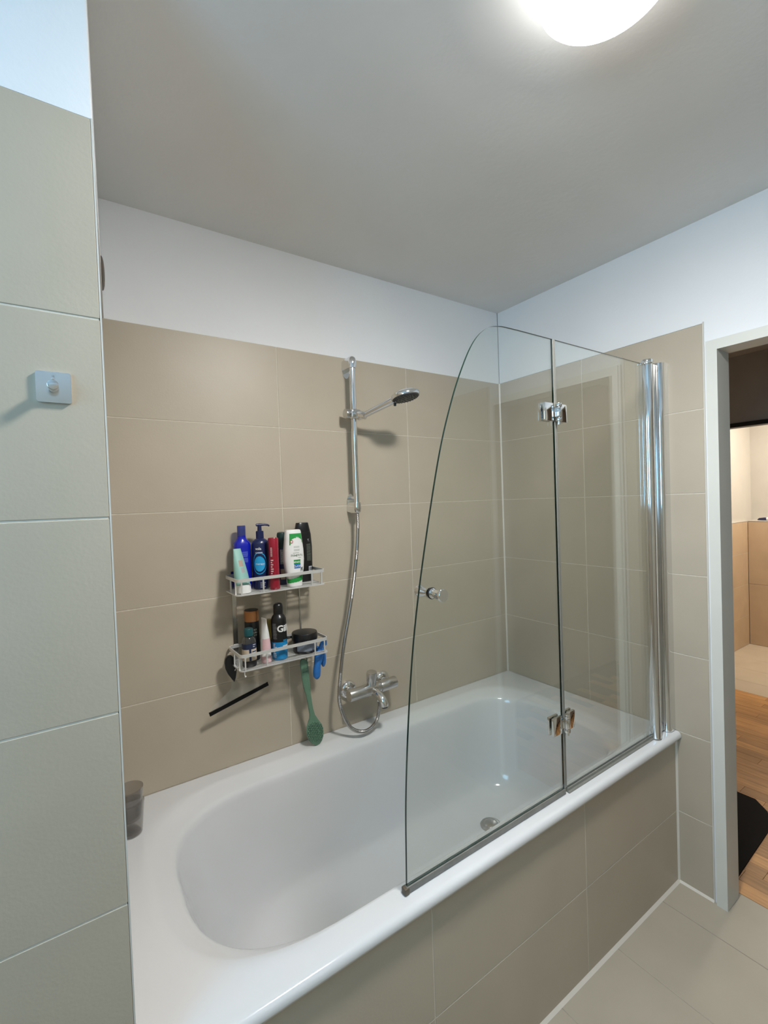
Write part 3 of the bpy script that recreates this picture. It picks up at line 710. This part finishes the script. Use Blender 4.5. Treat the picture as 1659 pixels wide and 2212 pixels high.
# 6 white bottle standing on its cap
b = Body((-1.2225, -.111, zt), [(0, .0255, .0185, 2.6), (.002, .0265, .0195, 2.6), (.034, .0285, .0205, 2.5), (.060, .0345, .0225, 2.4), (.095, .0372, .0235, 2.4), (.130, .0360, .023, 2.4), (.165, .0318, .0205, 2.5), (.193, .0285, .018, 2.6), (.1975, .0265, .0165, 2.6), (.199, .022, .013, 2.6)])
t = thing('lotion_bottle', 'white bottle with green print standing upside down at the front', 'bottle', b.c, GRP1)
obj('body', b.mesh(.0145), M['white'], t)
obj('cap', b.mesh(0, .0142), M['white'], t)
# green swoosh of the lower body, pale waves cut out of it
flat('green_swoosh', b.patch(-1.5, 1.5, .012, .056, .0005, 40, 40, lambda u, v: v < .38+.62*u-.25*math.sin(u*PI) and v > .02+.30*(u**2.2)), M['leafgreen'], t)
flat('green_header', b.patch(-.62, .95, .146, .186, .0005, 40, 30, lambda u, v: v > (.30+.32*math.sin(u*PI)-(.35 if u < .1 else 0)-(.18 if u > .9 else 0))), M['leafgreen'], t)
flat('lettering', b.text('Mild', .2, .172, .006, rot=180), M['white'], t)
flat('seal', b.patch(-.52, -.20, .152, .164, .0007, 16, 16, disc), M['orange'], t)
flat('seal_centre', b.patch(-.46, -.26, .1545, .1615, .0010, 10, 10, disc), M['white'], t)
flat('fine_print', b.bars(-.16, .42, [.140, .1365, .129, .1255], .0014, ragged=.2), M['greyprint'], t)
flat('fine_print', b.bars(-.25, .25, [.117], .0018, ragged=.1), M['greyprint'], t)
flat('lettering', b.text('PureMild', .10, .110, .0115, rot=180, bold=.0002), M['greyprint'], t)
flat('lettering', b.text('Mild', .30, .1015, .006, rot=180), M['greyprint'], t)
flat('logo', b.patch(-.20, .36, .079, .0945), M['leafgreen'], t)
flat('logo', b.patch(-.18, .38, .064, .0788), M['logoblue'], t)
flat('lettering', b.text('DERM', .08, .0865, .0085, rot=180, off=.0011, bold=.0001), M['white'], t)
flat('lettering', b.text('SAVO', .10, .0715, .0095, rot=180, off=.0011, bold=.0001), M['white'], t)
bm = B()
for pp in (((.42, .066), (.50, .066), (.62, .052), (.52, .056)), ((.56, .066), (.66, .068), (.72, .056), (.66, .052)), ((.42, .066), (.36, .052), (.40, .052), (.47, .064))):
    bm.faces.new([bm.verts.new(b.pt(x, z, .0008)) for x, z in pp])
flat('leaf_print', bm, M['darkgreen'], t)
# 7 black bottle
b = Body((-1.154, -.040, zt), [(0, .030, .019, 2.6), (.004, .032, .020, 2.6), (.06, .0345, .021, 2.6), (.13, .0355, .021, 2.5), (.175, .0325, .0195, 2.5), (.2, .027, .0165, 2.6), (.216, .0235, .0145, 2.8), (.219, .022, .013, 2.8)])
t = thing('shower_gel_bottle', 'tall black bottle standing upside down behind the white one', 'bottle', b.c, GRP1)
obj('body', b.mesh(0, .185), M['black'], t); obj('cap', b.mesh(.1855, None), M['black'], t)
flat('lettering', b.text('T.', .36, .153, .012), M['paleprint'], t)
flat('fine_print', b.bars(.1, .62, [.138-.004*i for i in range(16)], .0009, ragged=.1), M['greyprint'], t)
flat('label', b.patch(.25, .75, .036, .056), M['paleprint'], t)
flat('barcode', b.patch(.30, .72, .040, .053, .0008, 21, 1, lambda u, v: int(u*21) % 2 == 0), M['black'], t)
# ---- lower shelf
zt = Z2
# 8 black bottle with bronze cap
b = Body((-1.361, -.048, zt), [(0, .0235, .0235, 2), (.004, .025, .025, 2), (.135, .025, .025, 2), (.137, .0248, .0248, 2), (.172, .0255, .0255, 2), (.173, .0245, .0245, 2)])
t = thing('shower_foam_can', 'black cylinder bottle with a bronze foil cap', 'bottle', b.c, GRP2)
obj('body', b.mesh(0, .136), M['black'], t)
c = obj('cap', b.mesh(.1364, None), M['bronze'], t)
bm = B(); revolve(bm, b.c+Vector((0, 0, .1732)), (0, 0, 1), [(0, .0245), (.0012, .0235), (.0012, .001)], 30); obj('cap_top', bm, M['black'], c)
for i, s_ in enumerate(('RIT', 'UAL', 'S O')): flat('lettering', b.text(s_, .12, .108-.0095*i, .0075), M['greyprint'], t)
# 9 small clear bottle with dark teal cap
b = Body((-1.392, -.105, zt), [(0, .0215, .0195, 2.3), (.003, .023, .021, 2.3), (.078, .023, .021, 2.3), (.090, .021, .019, 2.2), (.097, .0155, .0145, 2), (.101, .011, .011, 2)])
t = thing('mouthwash_bottle', 'small clear bottle with a dark teal cap and cream label', 'bottle', b.c, GRP2)
obj('body', b.mesh(.0215), M['oil'], t)
obj('base', b.mesh(0, .0212), M['black'], t)
bm = B(); revolve(bm, b.c+Vector((0, 0, .1012)), (0, 0, 1), [(0, .0145), (.001, .0155), (.022, .0152), (.025, .0135), (.025, .001)], 30); obj('cap', bm, M['darkteal'], t)
flat('label_band', b.patch(-1.7, 1.7, .060, .078), M['labelnavy'], t)
flat('label', b.patch(-1.7, 1.7, .0215, .0598), M['labelcream'], t)
flat('label_stripe', b.patch(-.25, .0, .022, .060, .0009), M['labelnavy'], t)
flat('fine_print', b.bars(.2, .7, [.073, .0665, .053, .047, .033], .0022, .001, .4), M['paleprint'], t)
flat('fine_print', b.bars(.1, .85, [.050, .038], .003, .0012, .3), M['labelnavy'], t)
# 10 pink and white tube
b = Body((-1.334, -.106, zt), [(0, .0160, .0160, 2), (.002, .0175, .0175, 2), (.022, .0172, .0172, 2), (.024, .0172, .017, 2), (.06, .0165, .017, 2.1), (.10, .0125, .0175, 2.2), (.125, .0065, .018, 2.3), (.138, .0018, .0182, 2.4), (.150, .0011, .018, 2.6)], lean=(-.02, .02), yaw=.15)
t = thing('toothpaste_tube', 'pink and white tube standing on its pink cap', 'tube', b.c, GRP2)
obj('body', b.mesh(.0232), M['white'], t); obj('cap', b.mesh(0, .0228), M['pink'], t)
flat('label_band', b.patch(-1.2, 1.5, .040, .083), M['pink'], t)
# 11 amber bottle at the back
b = Body((-1.297, -.040, zt), [(0, .017, .014, 2.3), (.003, .0185, .0155, 2.3), (.085, .0185, .0155, 2.3), (.105, .0165, .0145, 2.2), (.118, .0105, .0105, 2), (.128, .010, .010, 2)])
t = thing('oil_bottle', 'amber bottle with a black lower label behind the pink tube', 'bottle', b.c, GRP2)
obj('body', b.mesh(.052), M['yellow'], t); obj('base', b.mesh(0, .0517), M['black'], t)
# 12 shaving gel can
b = Body((-1.2825, -.098, zt), [(0, .0245, .0245, 2), (.003, .0268, .0268, 2), (.010, .0268, .0268, 2), (.062, .0268, .0268, 2), (.128, .0268, .0268, 2), (.140, .0255, .0255, 2), (.149, .0215, .0215, 2), (.155, .0165, .0165, 2), (.158, .0158, .0158, 2)])
t = thing('shaving_gel_can', 'black and blue shaving gel can with white lettering', 'can', b.c, GRP2)
obj('body', b.mesh(.0625), M['black'], t); obj('lower_body', b.mesh(0, .0622), M['canblue'], t)
bm = B(); revolve(bm, b.c+Vector((0, 0, .158)), (0, 0, 1), [(0, .0165), (.026, .0165), (.032, .0145), (.036, .009), (.037, .001)], 32); obj('cap', bm, M['black'], t)
flat('lettering', b.text('Gillette', 1.14, .108, .031, bold=.0009), M['white'], t)
flat('lettering', b.text('SHAVE', .55, .0665, .0075, bold=.0002), M['skyblue'], t)
flat('label_stripe', b.patch(.05, 1.4, .052, .0555), M['skyblue'], t)
flat('label', b.patch(.05, 1.2, .043, .050), M['paleprint'], t)
flat('fine_print', b.bars(-1.25, -.62, [.125-.005*i for i in range(11)], .0012, ragged=.2), M['labelgrey'], t)
flat('fine_print', b.bars(-1.25, -.70, [.055-.0055*i for i in range(9)], .003, ragged=.5), M['paleprint'], t)
# 13 jar
b = Body((-1.1795, -.082, zt), [(0, .041, .041, 2), (.004, .0435, .0435, 2), (.042, .0435, .0435, 2), (.043, .0435, .0435, 2), (.0445, .0465, .0465, 2), (.067, .0465, .0465, 2), (.0705, .0445, .0445, 2), (.071, .042, .042, 2)])
t = thing('cream_jar', 'wide round black jar with a blue-grey label', 'jar', b.c, GRP2)
obj('body', b.mesh(0, .0426, 44), M['black'], t); obj('lid', b.mesh(.0436, None, 44), M['black'], t)
flat('label', b.patch(-1.1, 1.3, .010, .038), M['greylabel'], t)
# 14 black razor lying behind the can
t = thing('razor', 'black razor handle lying between the can and the jar', 'razor', (-1.236, -.055, zt+.05), GRP2)
bm = B(); tube(bm, [(-1.243, -.035, zt+.050), (-1.225, -.045, zt+.0495), (-1.243+.035, -.047, zt+.0495)], [.004, .0045, .004], 10); obj('handle', bm, M['black'], t)
bm = B(); box(bm, (-1.252, -.055, zt+.036), (-1.238, -.020, zt+.052), .003); obj('razor_head', bm, M['labelgrey'], t)

# ------------------------------------------------------------------ squeegee, brush and glove hanging from the lower shelf
SY = -.050
sq = thing('squeegee', 'clear squeegee with black handle and black rubber blade hanging from the caddy', 'squeegee', (-1.4318, -0.05, 0.9189))
bm = B(); O = [Vector((x, SY-.006, z)) for x, z in [(-1.4500, 1.0072), (-1.4572, 0.9993), (-1.4600, 0.9874), (-1.4586, 0.9667), (-1.4496, 0.9440), (-1.4394, 0.9273), (-1.4306, 0.9140), (-1.4261, 0.9288), (-1.4222, 0.9470), (-1.4220, 0.9692), (-1.4272, 0.9958), (-1.4376, 1.0076)]]
prism(bm, O, (0, .012, 0)); bmesh.ops.bevel(bm, geom=list(bm.edges), offset=.0015, segments=2, affect='EDGES'); hnd = obj('handle', bm, M['black'], sq)
bm = B(); O = [Vector((x, SY-.002, z)) for x, z in [(-1.4398, 0.9278), (-1.4395, 0.9151), (-1.4419, 0.8966), (-1.4573, 0.8801), (-1.4964, 0.8531), (-1.5137, 0.8316), (-1.4191, 0.8588), (-1.3181, 0.8830), (-1.3480, 0.8905), (-1.3936, 0.8971), (-1.4186, 0.9098), (-1.4258, 0.9244)]]
prism(bm, O, (0, .004, 0)); obj('blade_holder', bm, M['squeegee'], sq, False)
bm = B(); a, c = Vector((-1.5157, -0.05, 0.8252)), Vector((-1.3124, -0.05, 0.8784)); dd = (c-a).normalized(); uu = Vector((-dd.z, 0, dd.x))
prism(bm, [a-uu*.0065, c-uu*.0065, c+uu*.0065, a+uu*.0065], (0, .004, 0)); bmesh.ops.translate(bm, verts=bm.verts, vec=(0, -.002, 0)); obj('rubber_blade', bm, M['blackmatt'], sq, False)
# back brush, leaning a little: rows of (y, x and z of one side, x and z of the other side)
br = thing('back_brush', 'sage green silicone back brush standing on the bath rim below the caddy', 'brush', (-1.142, -0.056, 0.6041))
bm = B(); loops = []
for y, xl, zl, xr, zr in [(-0.0801, -1.1949, 0.9473, -1.1785, 0.9437), (-0.0796, -1.1995, 0.9414, -1.1713, 0.9351), (-0.0786, -1.1996, 0.9276, -1.1686, 0.9205), (-0.0767, -1.1971, 0.9027, -1.1660, 0.8953), (-0.0741, -1.1929, 0.8668, -1.1626, 0.8592), (-0.0718, -1.1868, 0.8337, -1.1601, 0.8267), (-0.0702, -1.1796, 0.8106, -1.1584, 0.8050), (-0.0683, -1.1734, 0.7824, -1.1549, 0.7773), (-0.0663, -1.1690, 0.7546, -1.1504, 0.7493), (-0.0646, -1.1646, 0.7301, -1.1430, 0.7238), (-0.0634, -1.1656, 0.7143, -1.1318, 0.7043), (-0.0624, -1.1713, 0.7017, -1.1204, 0.6864), (-0.0611, -1.1764, 0.6854, -1.1110, 0.6654), (-0.0598, -1.1779, 0.6679, -1.1072, 0.6459), (-0.0585, -1.1754, 0.6493, -1.1083, 0.6279), (-0.0573, -1.1682, 0.6308, -1.1142, 0.6133), (-0.0564, -1.1571, 0.6145, -1.1248, 0.6040), (-0.0560, -1.1458, 0.6054, -1.1363, 0.6023)]:
    a, c = Vector((xl, y, zl)), Vector((xr, y, zr)); th = .0055; mid = (a+c)/2; hw = (c-a)/2; P = []
    for i in range(16):
        q = 2*PI*i/16; P.append(mid+hw*math.copysign(abs(math.cos(q))**.7, math.cos(q))+Vector((0, th*math.copysign(abs(math.sin(q))**.7, math.sin(q)), 0)))
    loops.append(P)
loft(bm, loops); hnd = obj('handle', bm, M['green'], br)
bm = B(); hc, hx, hy = Vector((-1.142200, -0.059900, 0.658600)), Vector((0.001900, 0.000000, -0.000590)), Vector((-0.000010, 0.000130, -0.001800))
for i in range(-4, 5):
    for j in range(-6, 7):
        x, y = i*3.7+(1.6 if j % 2 else 0), j*4.0
        if (x/17)**2+(y/25)**2 < .92:
            revolve(bm, hc+hx*x+hy*y+Vector((0, -.0055, 0)), (0, -1, 0), [(-.001, .0027), (.002, .0027), (.0040, .0016), (.0045, .0003)], 8)
tag(obj('bristles', bm, M['green'], br), kind='stuff')
bm = B(); gc, gx, gy = Vector((-1.184200, -0.078600, 0.924100)), Vector((0.001830, 0.000000, -0.000420)), Vector((0.010300, 0.006800, -0.093800))
for k_ in range(70):
    p = gc+gy*random.random()+gx*random.uniform(-5.5, 5.5)+Vector((0, -.0053, 0)); revolve(bm, p, (0, -1, 0), [(-.001, .0014), (.0006, .0013), (.0011, .0004)], 6)
tag(obj('grip_dots', bm, M['green'], br), kind='stuff')
bm = B(); tube(bm, spline([(-1.1914, -0.079, 0.9309), (-1.1931, -0.0801, 0.9469), (-1.1839, -0.0809, 0.9553), (-1.173, -0.0803, 0.9442), (-1.1768, -0.0791, 0.9294)], 5), .0022, 8); obj('hanging_loop', bm, M['green'], br)
# nitrile glove
bm = B()
def blob(pts, rad): tube(bm, spline(pts, 5), [rad[min(i//5, len(rad)-1)]*(1-i%5/5)+rad[min(i//5+1, len(rad)-1)]*(i%5/5) for i in range(5*(len(pts)-1)+1)], 14)
blob([(-1.1266, -0.1, 0.9839), (-1.134, -0.102, 0.967), (-1.1391, -0.103, 0.9478), (-1.1433, -0.104, 0.925), (-1.1466, -0.1045, 0.8986), (-1.1471, -0.104, 0.8814), (-1.1461, -0.103, 0.8698)], [.0115, .0150, .0138, .0128, .0142, .0130, .0050])
blob([(-1.1242, -0.095, 0.9822), (-1.1188, -0.094, 0.9618), (-1.1147, -0.0935, 0.94), (-1.113, -0.092, 0.9166), (-1.1135, -0.092, 0.9046)], [.0110, .0128, .0118, .0092, .0035])
blob([(-1.1249, -0.104, 0.981), (-1.1325, -0.11, 0.9618), (-1.1361, -0.111, 0.9355), (-1.1384, -0.11, 0.9136)], [.009, .0100, .0085, .0030])
blob([(-1.1498, -0.094, 0.9872), (-1.1427, -0.098, 0.9799), (-1.1298, -0.098, 0.9737), (-1.1187, -0.095, 0.9758)], [.003, .007, .010, .008])
o = obj('rubber_glove', bm, M['nitrile'], None, origin=(-1.1306, -0.1, 0.9795))
tag(o, 'blue nitrile glove hanging from the lower caddy shelf beside the green brush', 'glove')
r_ = o.modifiers.new('remesh', 'REMESH'); r_.mode = 'VOXEL'; r_.voxel_size = .0018; r_.use_smooth_shade = True
s_ = o.modifiers.new('smooth', 'SMOOTH'); s_.iterations = 3
o2 = B(); tube(o2, spline([(-1.1294, -0.105, 0.977), (-1.13, -0.115, 0.9932), (-1.1274, -0.122, 1.0046), (-1.1176, -0.118, 1.0085), (-1.1133, -0.112, 0.9926)], 4), .0075, 10)
obj('cuff', o2, M['nitrile'], o)

# ------------------------------------------------------------------ things through the doorway
bm = B(); prism(bm, [(.16, -.942, ZF), (.566, -.925, ZF), (.65, -.912, ZF), (.72, -.880, ZF), (.783, -.815, ZF), (.783, -.35, ZF), (.16, -.35, ZF)], (0, 0, .008))
tag(obj('floor_mat', bm, M['blackmatt'], None, False, origin=(.5, -.6, ZF)), 'black rubber mat with a cut corner on the hall parquet', 'mat')
t = thing('wipes_packet', 'dark and white packet lying on the toilet room ledge', 'packet', (WX+.05, -.05, 1.208))
bm = B(); tube(bm, [(WX+.05, -.005, 1.214), (WX+.05, -.02, 1.220), (WX+.05, -.06, 1.222), (WX+.05, -.075, 1.222)], [.004, .011, .014, .0135], 14); obj('dark_end', bm, M['navy'], t)
bm = B(); tube(bm, [(WX+.05, -.075, 1.2225), (WX+.05, -.11, 1.226), (WX+.05, -.16, 1.224), (WX+.05, -.19, 1.218)], [.0138, .017, .0155, .008], 14); obj('white_end', bm, M['white'], t)
